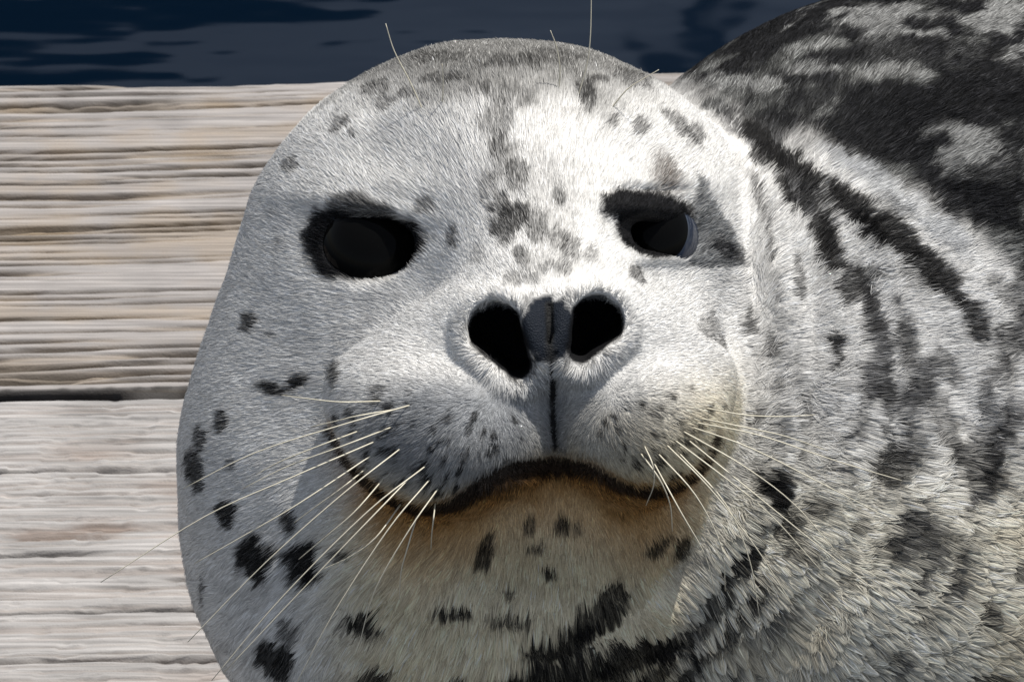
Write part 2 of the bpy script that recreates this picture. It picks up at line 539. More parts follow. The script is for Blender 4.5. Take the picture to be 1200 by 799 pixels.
def f_seal(p):
    d = f_base(p)
    near = d < 120
    if not near.any():
        return d
    q = p[near]; e = d[near]
    px, py = screen(q)
    # neck rolls
    front = sstep(-620, -420, q[:, 2])
    for pts, w, h in FOLDS:
        s, run = seg2(px, py, pts)
        env = front * sstep(0, 0.22, run) * sstep(1.0, 0.85, run)
        env = env * (0.75 + 0.8 * noise3(q[:, 0] / 70, q[:, 1] / 70, q[:, 2] / 70, 88))
        e = e - env * h * (np.exp(-(s / w) ** 2) - 0.45 * np.exp(-((s - 2.0 * w) / (0.8 * w)) ** 2))
    # soft unevenness of fat and skin
    e = e - 5 * fbm(q[:, 0] / 90, q[:, 1] / 90, q[:, 2] / 90, 71, 2)
    # brow pads over the eyes
    e = e - 10 * np.exp(-(((px - 440) / 80) ** 2 + ((py - 225) / 26) ** 2)) * (q[:, 2] > -320)
    e = e - 14 * np.exp(-(((px - 765) / 75) ** 2 + ((py - 218) / 24) ** 2)) * (q[:, 2] > -320)
    # sockets
    for c, r, rot in ((eyeL, (64, 41, 30), 7), (eyeR + np.array([-2, -5, 0]), (46, 20, 30), -14)):
        e = smax(e, -ell(q, c + np.array([0, 0, 4]), r, rot), 16)
    # lids of the half closed eye
    e = e - 17 * np.exp(-(((px - 757) / 52) ** 2 + ((py - 246 - 0.12 * (px - 757)) / 15) ** 2)) * (q[:, 2] > -320)
    e = e + 4 * np.exp(-(((px - 757) / 50) ** 2 + ((py - 224) / 4) ** 2)) * (q[:, 2] > -320)
    e = e - 9 * np.exp(-(((px - 432) / 66) ** 2 + ((py - 245 - 0.16 * (px - 432)) / 13) ** 2)) * (q[:, 2] > -320)
    e = e - 6 * np.exp(-(((px - 775) / 45) ** 2 + ((py - 303) / 9) ** 2)) * (q[:, 2] > -320)
    # flare of the nostrils
    for nn in (nosL, nosR):
        s = cone(q, nn[0], nn[1], 40, 30)
        e = e - 9 * np.exp(-(s / 14) ** 2)
    # nostrils
    for nn, ra, rb in ((nosL, 32, 16), (nosR, 31, 15)):
        inn = np.array([0, 14, -95])
        t = np.minimum(cone(q, nn[0] + [0, 0, 10], nn[1] + [0, 0, 10], ra, rb), cone(q, nn[0] + inn, nn[1] + inn, ra, rb))
        for w in (.12, .25, .37, .5, .62, .75, .88):
            t = np.minimum(t, cone(q, nn[0] + inn * w, nn[1] + inn * w, ra, rb))
        e = smax(e, -t, 9)
    # cleft under the nose and the mouth
    e = smax(e, -polyline_dist(q, phil3, [3, 4, 4.5, 5, 5.5, 6, 6.5, 6.5, 6, 5, 4.5]), 5)
    e = smax(e, -polyline_dist(q, mouth3 + np.array([0, -2, 4]), [5, 8, 9, 9, 9, 9, 10, 13, 15, 13, 10, 9, 9, 7, 5]), 7)
    d = d.copy(); d[near] = e
    return d

def axis_nodes(a, fine0, fine1, b, h):
    xs = list(np.arange(fine0, fine1 + h, h))
    s = h; x = xs[-1]
    while x < b:
        s = min(s * 1.12, 60); x += s; xs.append(x)
    s = h; x = xs[0]; pre = []
    while x > a:
        s = min(s * 1.12, 60); x -= s; pre.append(x)
    return np.array(pre[::-1] + xs, f32)

def surface_nets(f, xs, ys, zs, C=4):
    nx, ny, nz = len(xs), len(ys), len(zs)
    ix = np.unique(np.append(np.arange(0, nx, C), nx - 1)); iy = np.unique(np.append(np.arange(0, ny, C), ny - 1)); iz = np.unique(np.append(np.arange(0, nz, C), nz - 1))
    G = np.stack(np.meshgrid(xs[ix], ys[iy], zs[iz], indexing='ij'), -1).reshape(-1, 3)
    fc = np.concatenate([f(G[i:i + 400000]) for i in range(0, len(G), 400000)]).reshape(len(ix), len(iy), len(iz))
    # reach of each coarse cell
    dx = np.diff(xs[ix]); dy = np.diff(ys[iy]); dz = np.diff(zs[iz])
    diag = np.sqrt(dx[:, None, None] ** 2 + dy[None, :, None] ** 2 + dz[None, None, :] ** 2) * 1.15 + 30
    c8 = [fc[a:len(ix) - 1 + a, b:len(iy) - 1 + b, c:len(iz) - 1 + c] for a in (0, 1) for b in (0, 1) for c in (0, 1)]
    mn = np.minimum.reduce([np.abs(c) for c in c8])
    act = mn < diag
    sgn = np.where(c8[0] < 0, -1.0, 1.0).astype(f32)
    vol = np.empty((nx, ny, nz), f32)
    # nearest coarse sign everywhere
    kx = np.minimum(np.arange(nx) // C, len(ix) - 2); ky = np.minimum(np.arange(ny) // C, len(iy) - 2); kz = np.minimum(np.arange(nz) // C, len(iz) - 2)
    vol[:] = sgn[np.ix_(kx, ky, kz)] * 1e3
    need = act[np.ix_(kx, ky, kz)]
    # include upper faces of the active blocks
    nd = need.copy()
    nd[1:] |= need[:-1]; n2 = nd.copy(); nd[:, 1:] |= n2[:, :-1]; n2 = nd.copy(); nd[:, :, 1:] |= n2[:, :, :-1]
    I = np.argwhere(nd)
    vals = np.empty(len(I), f32)
    for s in range(0, len(I), 400000):
        j = I[s:s + 400000]
        vals[s:s + 400000] = f(np.stack([xs[j[:, 0]], ys[j[:, 1]], zs[j[:, 2]]], 1))
    vol[I[:, 0], I[:, 1], I[:, 2]] = vals
    neg = vol < 0
    cnt = np.zeros((nx - 1, ny - 1, nz - 1), np.uint8)
    for a in (0, 1):
        for b in (0, 1):
            for c in (0, 1):
                cnt += neg[a:nx - 1 + a, b:ny - 1 + b, c:nz - 1 + c]
    A = np.argwhere((cnt > 0) & (cnt < 8))
    cell = np.full((nx - 1, ny - 1, nz - 1), -1, np.int32)
    cell[A[:, 0], A[:, 1], A[:, 2]] = np.arange(len(A))
    acc = np.zeros((len(A), 3), np.float64); num = np.zeros(len(A))
    corner = [(a, b, c) for a in (0, 1) for b in (0, 1) for c in (0, 1)]
    cv = {k: vol[A[:, 0] + k[0], A[:, 1] + k[1], A[:, 2] + k[2]] for k in corner}
    cp = {k: np.stack([xs[A[:, 0] + k[0]], ys[A[:, 1] + k[1]], zs[A[:, 2] + k[2]]], 1) for k in corner}
    for k in corner:
        for ax in range(3):
            if k[ax] == 0:
                k2 = tuple(1 if i == ax else k[i] for i in range(3))
                va, vb = cv[k], cv[k2]
                m = (va < 0) != (vb < 0)
                t = np.where(m, va / np.where(m, va - vb, 1), 0)
                acc += np.where(m[:, None], cp[k] + t[:, None] * (cp[k2] - cp[k]), 0); num += m
    V = acc / num[:, None]
    quads = []
    for ax in range(3):
        lo = [slice(1, -1)] * 3; hi = [slice(1, -1)] * 3
        lo[ax] = slice(0, -1); hi[ax] = slice(1, None)
        sa = neg[tuple(lo)]; sb = neg[tuple(hi)]
        E = np.argwhere(sa != sb)
        flip = sa[E[:, 0], E[:, 1], E[:, 2]]
        off = [1, 1, 1]; off[ax] = 0
        E = E + off
        o1, o2 = [(1, 2), (2, 0), (0, 1)][ax]
        def cc(da, db):
            J = E.copy(); J[:, o1] -= da; J[:, o2] -= db
            return cell[J[:, 0], J[:, 1], J[:, 2]]
        q = np.stack([cc(1, 1), cc(0, 1), cc(0, 0), cc(1, 0)], 1)
        q[~flip] = q[~flip][:, ::-1]
        quads.append(q)
    Q = np.concatenate(quads)
    Q = Q[(Q >= 0).all(1)]
    return V, Q

def gradient(f, p, h=1.5):
    p = p.astype(f32)
    g = np.zeros((len(p), 3), np.float64)
    for k in ((1, -1, -1), (-1, -1, 1), (-1, 1, -1), (1, 1, 1)):
        kk = np.array(k, f32)
        for s in range(0, len(p), 300000):
            g[s:s + 300000] += f(p[s:s + 300000] + kk * f32(h)).astype(np.float64)[:, None] * kk
    return g / (np.linalg.norm(g, axis=1, keepdims=True) + 1e-9)

import time
T0 = time.time()
H = 4.6
xs = axis_nodes(-480, -400, 640, 4300, H)
ys = axis_nodes(-720, -420, 420, 1250, H)
zs = axis_nodes(-1800, -420, 300, 330, H)
VL, QD = surface_nets(f_seal, xs, ys, zs)
for _ in range(2):
    val = np.concatenate([f_seal(VL[i:i + 300000].astype(f32)) for i in range(0, len(VL), 300000)])
    g = gradient(f_seal, VL)
    VL = VL - g * np.clip(val, -3, 3)[:, None] * 0.8
NL = gradient(f_seal, VL)
print("seal mesh", len(VL), len(QD), round(time.time() - T0, 1))

# ------------------------------------------------------------------ coat pattern (pigment, with some light and shade put into the colour)
SPOTS = [  # x, y, rx, ry, turn, strength
    (231, 425, 14, 22, 10, .95), (298, 378, 10, 14, 0, .85), (322, 392, 10, 5, 20, .5), (328, 455, 16, 10, 10, .95), (358, 448, 14, 12, -10, .95),
    (266, 494, 8, 13, 0, .85), (240, 513, 8, 13, 0, .8), (232, 550, 12, 22, -10, .85), (278, 543, 6, 8, 0, .6), (270, 597, 12, 17, 0, .95),
    (307, 650, 19, 27, -25, .97), (345, 608, 9, 14, -15, .9), (360, 650, 22, 27, -10, .97), (372, 665, 14, 10, 0, .8), (408, 645, 11, 6, 10, .8),
    (330, 765, 24, 18, 25, .95), (345, 733, 12, 16, -20, .7), (428, 722, 25, 16, 15, .95), (242, 690, 5, 16, 0, .6), (435, 790, 26, 12, 0, .9),
    (530, 708, 25, 9, 5, .95), (598, 716, 24, 9, 5, .85), (599, 688, 8, 9, 0, .7), (545, 795, 30, 8, 0, .8),
    (398, 435, 7, 20, 0, .8), (399, 490, 6, 12, 0, .75), (418, 485, 6, 10, 0, .75), (447, 458, 10, 8, 0, .6), (262, 332, 5, 14, 0, .5),
    (330, 290, 6, 12, 10, .3), (322, 250, 6, 8, 0, .25),
    (571, 640, 8, 24, 22, .85), (627, 632, 16, 5, 0, .8), (643, 661, 9, 7, 0, .9), (620, 609, 7, 9, 20, .75), (658, 606, 9, 10, 0, .85), (676, 612, 7, 6, 0, .5),
    (772, 632, 18, 8, -35, .85), (797, 638, 10, 14, 20, .85), (596, 575, 12, 8, 0, .3),
    (700, 712, 42, 20, -40, .9), (660, 745, 45, 20, -20, .95), (735, 760, 60, 18, -10, .95), (640, 782, 55, 16, -10, .95), (700, 795, 60, 16, 0, .9), (590, 798, 50, 6, 0, .7),
    (862, 660, 40, 16, -50, .85), (835, 700, 40, 14, -55, .85), (880, 620, 20, 10, -60, .7), (900, 578, 20, 30, -10, .99), (915, 610, 14, 22, 20, .8), (868, 655, 16, 30, 45, .8), (790, 745, 40, 14, -45, .85), (760, 785, 40, 14, -35, .9), (910, 625, 12, 10, 0, .5), (884, 690, 14, 24, 30, .8),
    (850, 740, 26, 12, -55, .85), (800, 785, 34, 12, -45, .9), (822, 765, 20, 10, -50, .8), (930, 640, 25, 14, 30, .6),
    (872, 375, 8, 22, 0, .8), (828, 384, 12, 14, -20, .55), (842, 404, 8, 9, 0, .6), (898, 412, 6, 15, 0, .7), (745, 323, 8, 12, -30, .75), (886, 240, 6, 28, -12, .6), (899, 295, 6, 22, -8, .6),
    (905, 350, 4, 20, 0, .45), (852, 330, 10, 6, 10, .25), (880, 490, 4, 14, 0, .5), (905, 500, 4, 24, 0, .6), (907, 455, 4, 12, 0, .5), (845, 475, 3, 6, 0, .6), (848, 520, 4, 5, 0, .6), (835, 515, 5, 4, 0, .6),
    (585, 150, 20, 34, 0, .55), (590, 192, 18, 36, 0, .5), (606, 212, 16, 22, 0, .6), (597, 265, 20, 24, 20, .85), (588, 245, 12, 14, 0, .7), (628, 272, 14, 22, 0, .6), (572, 222, 14, 18, 0, .4), (533, 282, 9, 16, 0, .65),
    (612, 302, 12, 14, 0, .65), (650, 282, 12, 14, 0, .5), (655, 233, 7, 14, -20, .65), (668, 293, 12, 14, 0, .6), (650, 315, 18, 10, 0, .55), (615, 328, 20, 10, 0, .45), (690, 300, 8, 10, 0, .4), (503, 246, 10, 10, 0, .6), (560, 300, 16, 14, 0, .25), (640, 250, 40, 70, 0, .22), (598, 120, 30, 16, 0, .4),
    (402, 150, 14, 10, -30, .6), (455, 125, 14, 8, -20, .5), (345, 196, 12, 10, -40, .6), (417, 163, 9, 8, 0, .6), (685, 120, 10, 16, 0, .75), (705, 98, 14, 6, 0, .6), (748, 150, 10, 10, 0, .6), (792, 148, 26, 9, 45, .65), (812, 160, 12, 14, -20, .6), (716, 146, 5, 7, 0, .6),
    (520, 97, 30, 7, 0, .5), (590, 78, 40, 9, 0, .5), (480, 115, 16, 7, 0, .5), (650, 70, 40, 10, 0, .4), (520, 70, 30, 8, 0, .45), (440, 108, 18, 8, -20, .5), (740, 95, 30, 10, 20, .5), (560, 112, 20, 8, 0, .35),
    (965, 300, 14, 34, -8, .95), (945, 240, 18, 26, -30, .8), (988, 335, 14, 22, 0, .85), (970, 410, 8, 26, 0, .95), (1012, 322, 22, 8, 0, .7), (1015, 385, 18, 9, 0, .65), (1050, 402, 14, 30, 0, .65), (1030, 465, 12, 40, 0, .65), (1030, 545, 22, 24, 0, .85),
    (1008, 290, 18, 8, 10, .3), (1092, 490, 16, 36, -25, .6), (1140, 540, 24, 34, -30, .75), (1170, 498, 8, 24, -10, .5), (1153, 722, 10, 20, -10, .75), (1192, 668, 8, 16, 0, .75), (985, 672, 12, 20, -20, .75), (1150, 795, 30, 8, 0, .75), (950, 592, 18, 14, 0, .75), (1000, 612, 12, 14, 0, .6),
    (931, 520, 5, 40, 0, .5), (985, 560, 10, 14, 0, .5), (1000, 470, 8, 30, 0, .4), (925, 440, 5, 30, 0, .4), (1075, 600, 10, 20, 0, .5), (1030, 640, 12, 16, -20, .5), (960, 700, 10, 14, 0, .4),
    (888, 168, 26, 13, 40, .97), (935, 205, 42, 16, 38, .97), (985, 240, 42, 18, 36, .97), (1040, 280, 44, 20, 42, .97), (1090, 328, 42, 20, 46, .97), (1132, 378, 32, 15, 55, .9), (1168, 430, 24, 12, 60, .75), (915, 225, 10, 34, -22, .85), (955, 275, 14, 30, -15, .9), (1170, 345, 30, 10, 48, .6), (1060, 330, 20, 9, 40, .5), (1010, 350, 12, 22, -20, .7), (1100, 430, 12, 26, -20, .6), (1060, 520, 12, 30, -10, .6), (1110, 640, 12, 22, -20, .5), (1080, 720, 14, 16, -20, .5), (1040, 760, 16, 14, -20, .5), (930, 330, 7, 34, -6, .7), (940, 480, 6, 26, 0, .6), (1040, 245, 26, 12, 30, .5), (895, 190, 26, 16, 40, .9), (1170, 400, 24, 14, 55, .7),
]
_rng = random.Random(5)
for (x0, y0, x1, y1, n, sgn) in ((415, 480, 440, 540, 3, 1), (450, 450, 480, 570, 6, 1), (485, 450, 520, 585, 7, 1), (520, 465, 555, 570, 6, 1), (555, 480, 588, 550, 4, 1), (718, 470, 738, 545, 4, -1), (752, 460, 770, 565, 6, -1), (785, 450, 800, 560, 6, -1), (432, 470, 470, 560, 4, 1), (468, 466, 500, 580, 5, 1), (500, 470, 535, 582, 6, 1), (535, 480, 572, 560, 5, 1), (572, 500, 600, 540, 3, 1), (600, 480, 620, 520, 2, 1),
                                 (700, 480, 722, 540, 3, -1), (735, 470, 752, 560, 4, -1), (768, 462, 785, 560, 5, -1), (800, 450, 818, 545, 5, -1)):
    for i in range(n):
        t = (i + .5) / n
        SPOTS.append((x0 + (x1 - x0) * t + _rng.uniform(-8, 8), y0 + (y1 - y0) * t + _rng.uniform(-6, 6), _rng.uniform(2.2, 4.2), _rng.uniform(3.5, 6.5), _rng.uniform(-20, 20), _rng.uniform(.65, .95)))
FOLLICLES = [(483, 474), (440, 517), (436, 533), (460, 500), (470, 525), (500, 545), (480, 560), (505, 560), (515, 570), (470, 590), (490, 600), (447, 470), (462, 480), (430, 548),
             (450, 560), (420, 505), (770, 530), (780, 520), (790, 515), (800, 505), (810, 500), (765, 540), (750, 530), (820, 490), (826, 478), (795, 530), (806, 515), (815, 495)]
for fx, fy in FOLLICLES:
    SPOTS.append((fx, fy, 5, 6, 0, .7))
SPOTS = np.array(SPOTS, float)
SPOT_P = march(SPOTS[:, 0], SPOTS[:, 1], f_base)

def mixc(c, col, w):
    return c * (1 - w[:, None]) + np.asarray(col) * w[:, None]

BACK_SHADE_LINE = [(700, 110), (800, 118), (865, 145), (960, 186), (1060, 234), (1150, 300), (1205, 372), (1270, 520), (1400, 800), (3000, 1800)]  # lower edge of the shade painted on the back
EYEL_POLY = (430, 286)

def coat(p, n, rnd=None):
    """coat colour, painted shade included, for skin points p (head frame) with normals n -> colour, strand length, bare skin 0..1, wetness"""
    px, py = screen(p)
    M = len(p)
    x, y, z = p.T
    n1 = fbm(x / 46, y / 46, z / 46, 1, 3)
    n2 = fbm(x / 15, y / 15, z / 15, 5, 2)
    n3 = fbm(x / 150, y / 150, z / 150, 9, 2)
    fb = np.concatenate([f_body(p[i:i + 300000].astype(f32)) for i in range(0, M, 300000)])
    fh = np.concatenate([f_head(p[i:i + 300000].astype(f32)) for i in range(0, M, 300000)])
    body = sstep(-25, 25, fh - fb)                  # 1 on neck and trunk
    c = np.empty((M, 3)); c[:] = (0.70, 0.685, 0.66)
    c *= (1 + 0.10 * n1 + 0.10 * n2)[:, None]
    grey = sstep(0.05, 0.5, n1 + 0.35 * n2)
    c = mixc(c, (0.42, 0.42, 0.42), 0.35 * grey * (1 - body))
    # creamier underside: cream stain plus warm deck bounce put into the colour
    low = sstep(470, 640, py + 25 * n1) * sstep(420, 560, px + 0.35 * (py - 560))
    low = np.maximum(low, sstep(500, 700, py + 20 * n1) * body)
    low = np.maximum(low, sstep(520, 640, py + 20 * n1 + 0.3 * (px - 420)) * (1 - body) * sstep(330, 470, px))
    c = mixc(c, (0.78, 0.675, 0.47), 0.9 * low * (1 - body))
    c = mixc(c, (0.80, 0.745, 0.61), 0.9 * low * body)
    c = mixc(c, (0.64, 0.52, 0.33), 0.4 * low * sstep(0.0, 0.4, n3 + 0.4 * n1))
    # rust stain under the mouth
    md, mrun = seg2(px, py, smooth_line(MOUTH, 3))
    mx = np.interp(px, [q[0] for q in MOUTH], [q[1] for q in MOUTH])
    below = (py - mx)
    inx = sstep(365, 470, px + 30 * n1) * sstep(850, 770, px + 30 * n1)
    st = sstep(125, 6, below + 22 * n1 + 10 * n2) * (below > -10) * inx * (1 - body)
    c = mixc(c, (0.47, 0.255, 0.075), 0.9 * st)
    c = mixc(c, (0.24, 0.11, 0.03), 0.85 * sstep(52, 4, below + 16 * n1 + 10 * n2) * (below > -10) * inx * (1 - body))
    c = mixc(c, (0.55, 0.40, 0.20), 0.5 * sstep(14, 2, np.abs(below + 10)) * (below < 0) * inx * (1 - body))
    # muzzle pads: cool grey, with the shade of their front put into the colour
    pad = np.maximum(0.85 * sstep(1.3, .55, np.hypot((px - 535) / 118, (py - 502) / 80)), 0.55 * sstep(1.35, .45, np.hypot((px - 705) / 92, (py - 486) / 72)))
    pad = np.maximum(pad, 0.8 * sstep(40, 10, np.abs(px - 648)) * sstep(410, 440, py) * sstep(545, 520, py))
    c = mixc(c, (0.19, 0.20, 0.215), pad * sstep(410, 475, py + 14 * n2) * (py < mx + 4) * (1 - body))
    # grey crown
    cr = sstep(158, 84, py + 30 * n1 + 14 * n2 + 0.00022 * (px - 590) ** 2 * 1.0) * (1 - body)
    c = mixc(c, (0.14, 0.137, 0.13), 0.9 * cr)
    # mottled neck: streaks run round the neck
    rho = np.hypot(np.hypot(x - HC[0], y - HC[1]), 0.6 * (z - HC[2]))
    ang = np.arctan2(y - HC[1], x - HC[0])
    ns = fbm(rho / 30, ang * 5.5, z / 200, 21, 3)
    c = mixc(c, (0.045, 0.045, 0.048), 0.88 * body * sstep(0.17, 0.4, ns + 0.22 * n2))
    nsf = fbm(rho / 60, ang * 40, z / 90, 27, 2)
    c = mixc(c, (0.30, 0.30, 0.30), 0.1 * body * sstep(0.0, 0.4, nsf))
    fl = noise3(x / 42, y / 4.5, z / 60, 97) + 0.4 * noise3(x / 20, y / 3, z / 30, 98)
    c = mixc(c, (0.10, 0.095, 0.085), 0.3 * body * sstep(0.25, 0.6, fl) * sstep(380, 520, py))
    # dark mottled back: its shade is put into the coat colour
    bl = smooth_line(BACK_SHADE_LINE, 3)
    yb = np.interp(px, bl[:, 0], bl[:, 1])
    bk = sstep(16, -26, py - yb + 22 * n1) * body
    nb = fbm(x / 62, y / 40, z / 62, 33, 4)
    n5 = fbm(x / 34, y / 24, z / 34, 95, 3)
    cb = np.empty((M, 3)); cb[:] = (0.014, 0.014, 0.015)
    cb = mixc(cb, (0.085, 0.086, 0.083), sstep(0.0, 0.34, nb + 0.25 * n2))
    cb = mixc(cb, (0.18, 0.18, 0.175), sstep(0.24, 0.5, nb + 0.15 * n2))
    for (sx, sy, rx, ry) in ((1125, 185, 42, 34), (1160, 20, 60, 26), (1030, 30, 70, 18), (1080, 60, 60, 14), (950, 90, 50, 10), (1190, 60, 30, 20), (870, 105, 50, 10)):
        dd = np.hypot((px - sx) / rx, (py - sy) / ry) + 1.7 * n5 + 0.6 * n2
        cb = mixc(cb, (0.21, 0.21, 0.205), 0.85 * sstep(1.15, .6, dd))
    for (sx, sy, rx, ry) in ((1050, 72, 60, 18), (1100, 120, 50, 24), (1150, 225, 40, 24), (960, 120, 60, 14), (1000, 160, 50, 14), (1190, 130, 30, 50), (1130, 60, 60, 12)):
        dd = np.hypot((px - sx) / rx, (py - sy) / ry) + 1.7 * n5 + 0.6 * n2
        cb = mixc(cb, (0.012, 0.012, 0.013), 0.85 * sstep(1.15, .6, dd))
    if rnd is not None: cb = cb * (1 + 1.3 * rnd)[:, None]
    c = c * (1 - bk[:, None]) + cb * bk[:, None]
    for (sx, sy, rx, ry, rt) in ((1030, 222, 55, 16, 33), (1105, 280, 45, 16, 42), (975, 190, 30, 8, 30)):
        a = math.radians(rt); dx, dy = px - sx, py - sy
        dd = np.hypot((dx * math.cos(a) + dy * math.sin(a)) / rx, (-dx * math.sin(a) + dy * math.cos(a)) / ry) + 0.5 * n1 + 0.4 * n2
        c = mixc(c, (0.40, 0.405, 0.41), 0.8 * body * sstep(1.2, .6, dd))
    # far sides that carry no counted spot: scattered blotches
    unseen = np.clip(sstep(0.1, -0.25, n[:, 2]) + sstep(1215, 1300, px) + sstep(815, 880, py), 0, 1)
    c = mixc(c, (0.05, 0.05, 0.052), 0.85 * unseen * sstep(0.18, 0.34, fbm(x / 62, y / 62, z / 62, 41, 2)))
    # spots
    DARK = np.array([0.012, 0.0115, 0.0115])
    n4 = noise3(x / 7, y / 7, z / 7, 91)
    wob = 0.55 * n2 + 0.45 * n1 + 0.22 * n4
    for (sx, sy, rx, ry, rt, k), c3 in zip(SPOTS, SPOT_P):
        R = 1.7 * max(rx, ry)
        m = np.where((np.abs(px - sx) < R) & (np.abs(py - sy) < R) & (np.abs(z - c3[2]) < 3 * R + 30))[0]
        if not len(m): continue
        a = math.radians(-rt); ca, sa = math.cos(a), math.sin(a)
        dx, dy = px[m] - sx, py[m] - sy
        u = (dx * ca - dy * sa) / rx; v = (dx * sa + dy * ca) / ry
        w = k * sstep(1.2, 0.78, np.hypot(u, v) + wob[m])
        if rnd is not None: w = np.clip(w + 2.6 * w * (1 - w) * rnd[m], 0, 1)
        c[m] = mixc(c[m], DARK, w)
    front = (z > -300)
    hd = front * (1 - body)
    # dark patches about the eyes
    def strands(w):
        return w if rnd is None else np.clip(w + 2.6 * w * (1 - w) * rnd, 0, 1)
    def oval(cx, cy, rx, ry, rot):
        a = math.radians(rot); ca, sa = math.cos(a), math.sin(a)
        dx, dy = px - cx, py - cy
        return np.hypot((dx * ca + dy * sa) / rx, (-dx * sa + dy * ca) / ry)
    e1 = np.maximum.reduce([sstep(1.12, .92, oval(433, 290, 68, 40, -8) + 0.12 * n2), sstep(1.15, .85, oval(400, 286, 38, 46, -10) + 0.2 * n2),
                            0.85 * sstep(1.2, .75, oval(436, 252, 54, 16, 18) + 0.35 * n2)]) * hd
    c = mixc(c, (0.006, 0.006, 0.007), 0.99 * e1)
    d2b = oval(778, 208, 20, 30, -25) + 0.35 * n2
    c = mixc(c, (0.075, 0.06, 0.05), strands(0.8 * sstep(1.3, .3, d2b)) * hd)
    # grey tear mark beside the half closed eye (a triangle)
    def side(x0, y0, x1, y1):
        L_ = math.hypot(x1 - x0, y1 - y0)
        return ((px - x0) * (y1 - y0) - (py - y0) * (x1 - x0)) / L_
    tri = np.minimum(np.minimum(side(812, 204, 800, 314), side(800, 314, 882, 318)), side(882, 318, 812, 204))
    tm = sstep(-3, 4, tri + 5 * n2) * hd
    c = mixc(c, (0.10, 0.105, 0.11), strands(0.85 * tm))
    c = mixc(c, (0.016, 0.016, 0.018), strands(0.9 * sstep(1.3, .5, oval(850, 296, 32, 11, 28) + 0.4 * n2) * hd))
    e2 = np.maximum(strands(sstep(1.15, .8, oval(756, 250, 54, 29, 6) + 0.3 * n2)), sstep(1.12, .92, oval(765, 272, 47, 30, 12) + 0.12 * n2)) * hd
    c = mixc(c, (0.005, 0.005, 0.006), 0.99 * e2)
    # nose leather, inside of the nostrils, lips
    lea = sstep(1.15, .75, (np.abs((px - 642 - 0.06 * (py - 380)) / 40) ** 2.6 + np.abs((py - 386) / 39) ** 2.6) ** (1 / 2.6) + 0.34 * n2 + 0.2 * n4) * hd
    nin = np.zeros(M)
    for nn in (nosL, nosR):
        d2_ = seg2(px, py, [tuple(q) for q in np.stack(screen(nn), 1)])[0]
        r2_ = seg2(px, py, [tuple(q) for q in np.stack(screen(nn), 1)])[1]
        nin = np.maximum(nin, sstep(4, -1, d2_ - (31 - 14 * r2_) + 3 * n2) * (front) * (1 - body))
    c = mixc(c, (0.014, 0.017, 0.023), lea)
    c = mixc(c, (0.010, 0.010, 0.011), nin)
    wid = np.interp(mrun, [0, .1, .3, .5, .7, .9, 1], [4, 6, 7, 17, 7, 6, 4])
    lips = sstep(1.25, .7, md / wid * np.where(below < 0, 1.8, 1.0) + 0.3 * n2) * hd
    c = mixc(c, (0.022, 0.016, 0.012), 0.95 * lips)
    phd = seg2(px, py, PHIL)[0]
    phl = sstep(6.5, 3, phd + 1.5 * n2) * hd
    c = mixc(c, (0.02, 0.02, 0.02), phl)
    # openings of the eyes are bare wet skin
    b1 = sstep(1.0, .85, oval(437, 290, 60, 36, -6)) * hd
    b2 = sstep(1.0, .85, oval(767, 273, 44, 23, 12)) * hd
    bare = np.clip(np.maximum.reduce([sstep(.55, 1.0, lea), b1, b2, phl]), 0, 1)
    nclose = np.zeros(M)
    for nn in (nosL, nosR):
        d2_ = seg2(px, py, [tuple(q) for q in np.stack(screen(nn), 1)])[0]
        r2_ = seg2(px, py, [tuple(q) for q in np.stack(screen(nn), 1)])[1]
        nclose = np.maximum(nclose, sstep(2, -2, d2_ - (30 - 14 * r2_)) * hd)
    bare = np.maximum(bare, nclose)
    wet = np.clip(np.maximum.reduce([b1, b2, 0.5 * e2, 0.45 * lea, 0.3 * nclose]), 0, 1)
    # strand length
    ln = 15 + 3 * n1
    ln = ln + 6 * body * sstep(-500, -200, z) * sstep(250, 560, py)
    ln = ln + 7 * sstep(600, 700, py) * (1 - body)
    dn = np.hypot(px - 640, (py - 400) * 1.1)
    ln = ln * (0.55 + 0.45 * sstep(120, 260, dn))
    nring = np.minimum(*[seg2(px, py, [tuple(q) for q in np.stack(screen(nn), 1)])[0] for nn in (nosL, nosR)])
    ln = np.where(e2 > .3, 8, ln)
    ln = np.where((nring < 48) & (hd > 0), 11, ln)
    clump = np.clip(0.25 + 0.36 * body * sstep(360, 580, py) + 0.35 * sstep(620, 720, py) + 0.08 * body, 0, .85)
    return np.clip(c, 0.004, 0.9), ln, bare, wet, clump, body

T0 = time.time()
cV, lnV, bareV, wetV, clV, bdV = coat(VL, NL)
print("coat", round(time.time() - T0, 1))

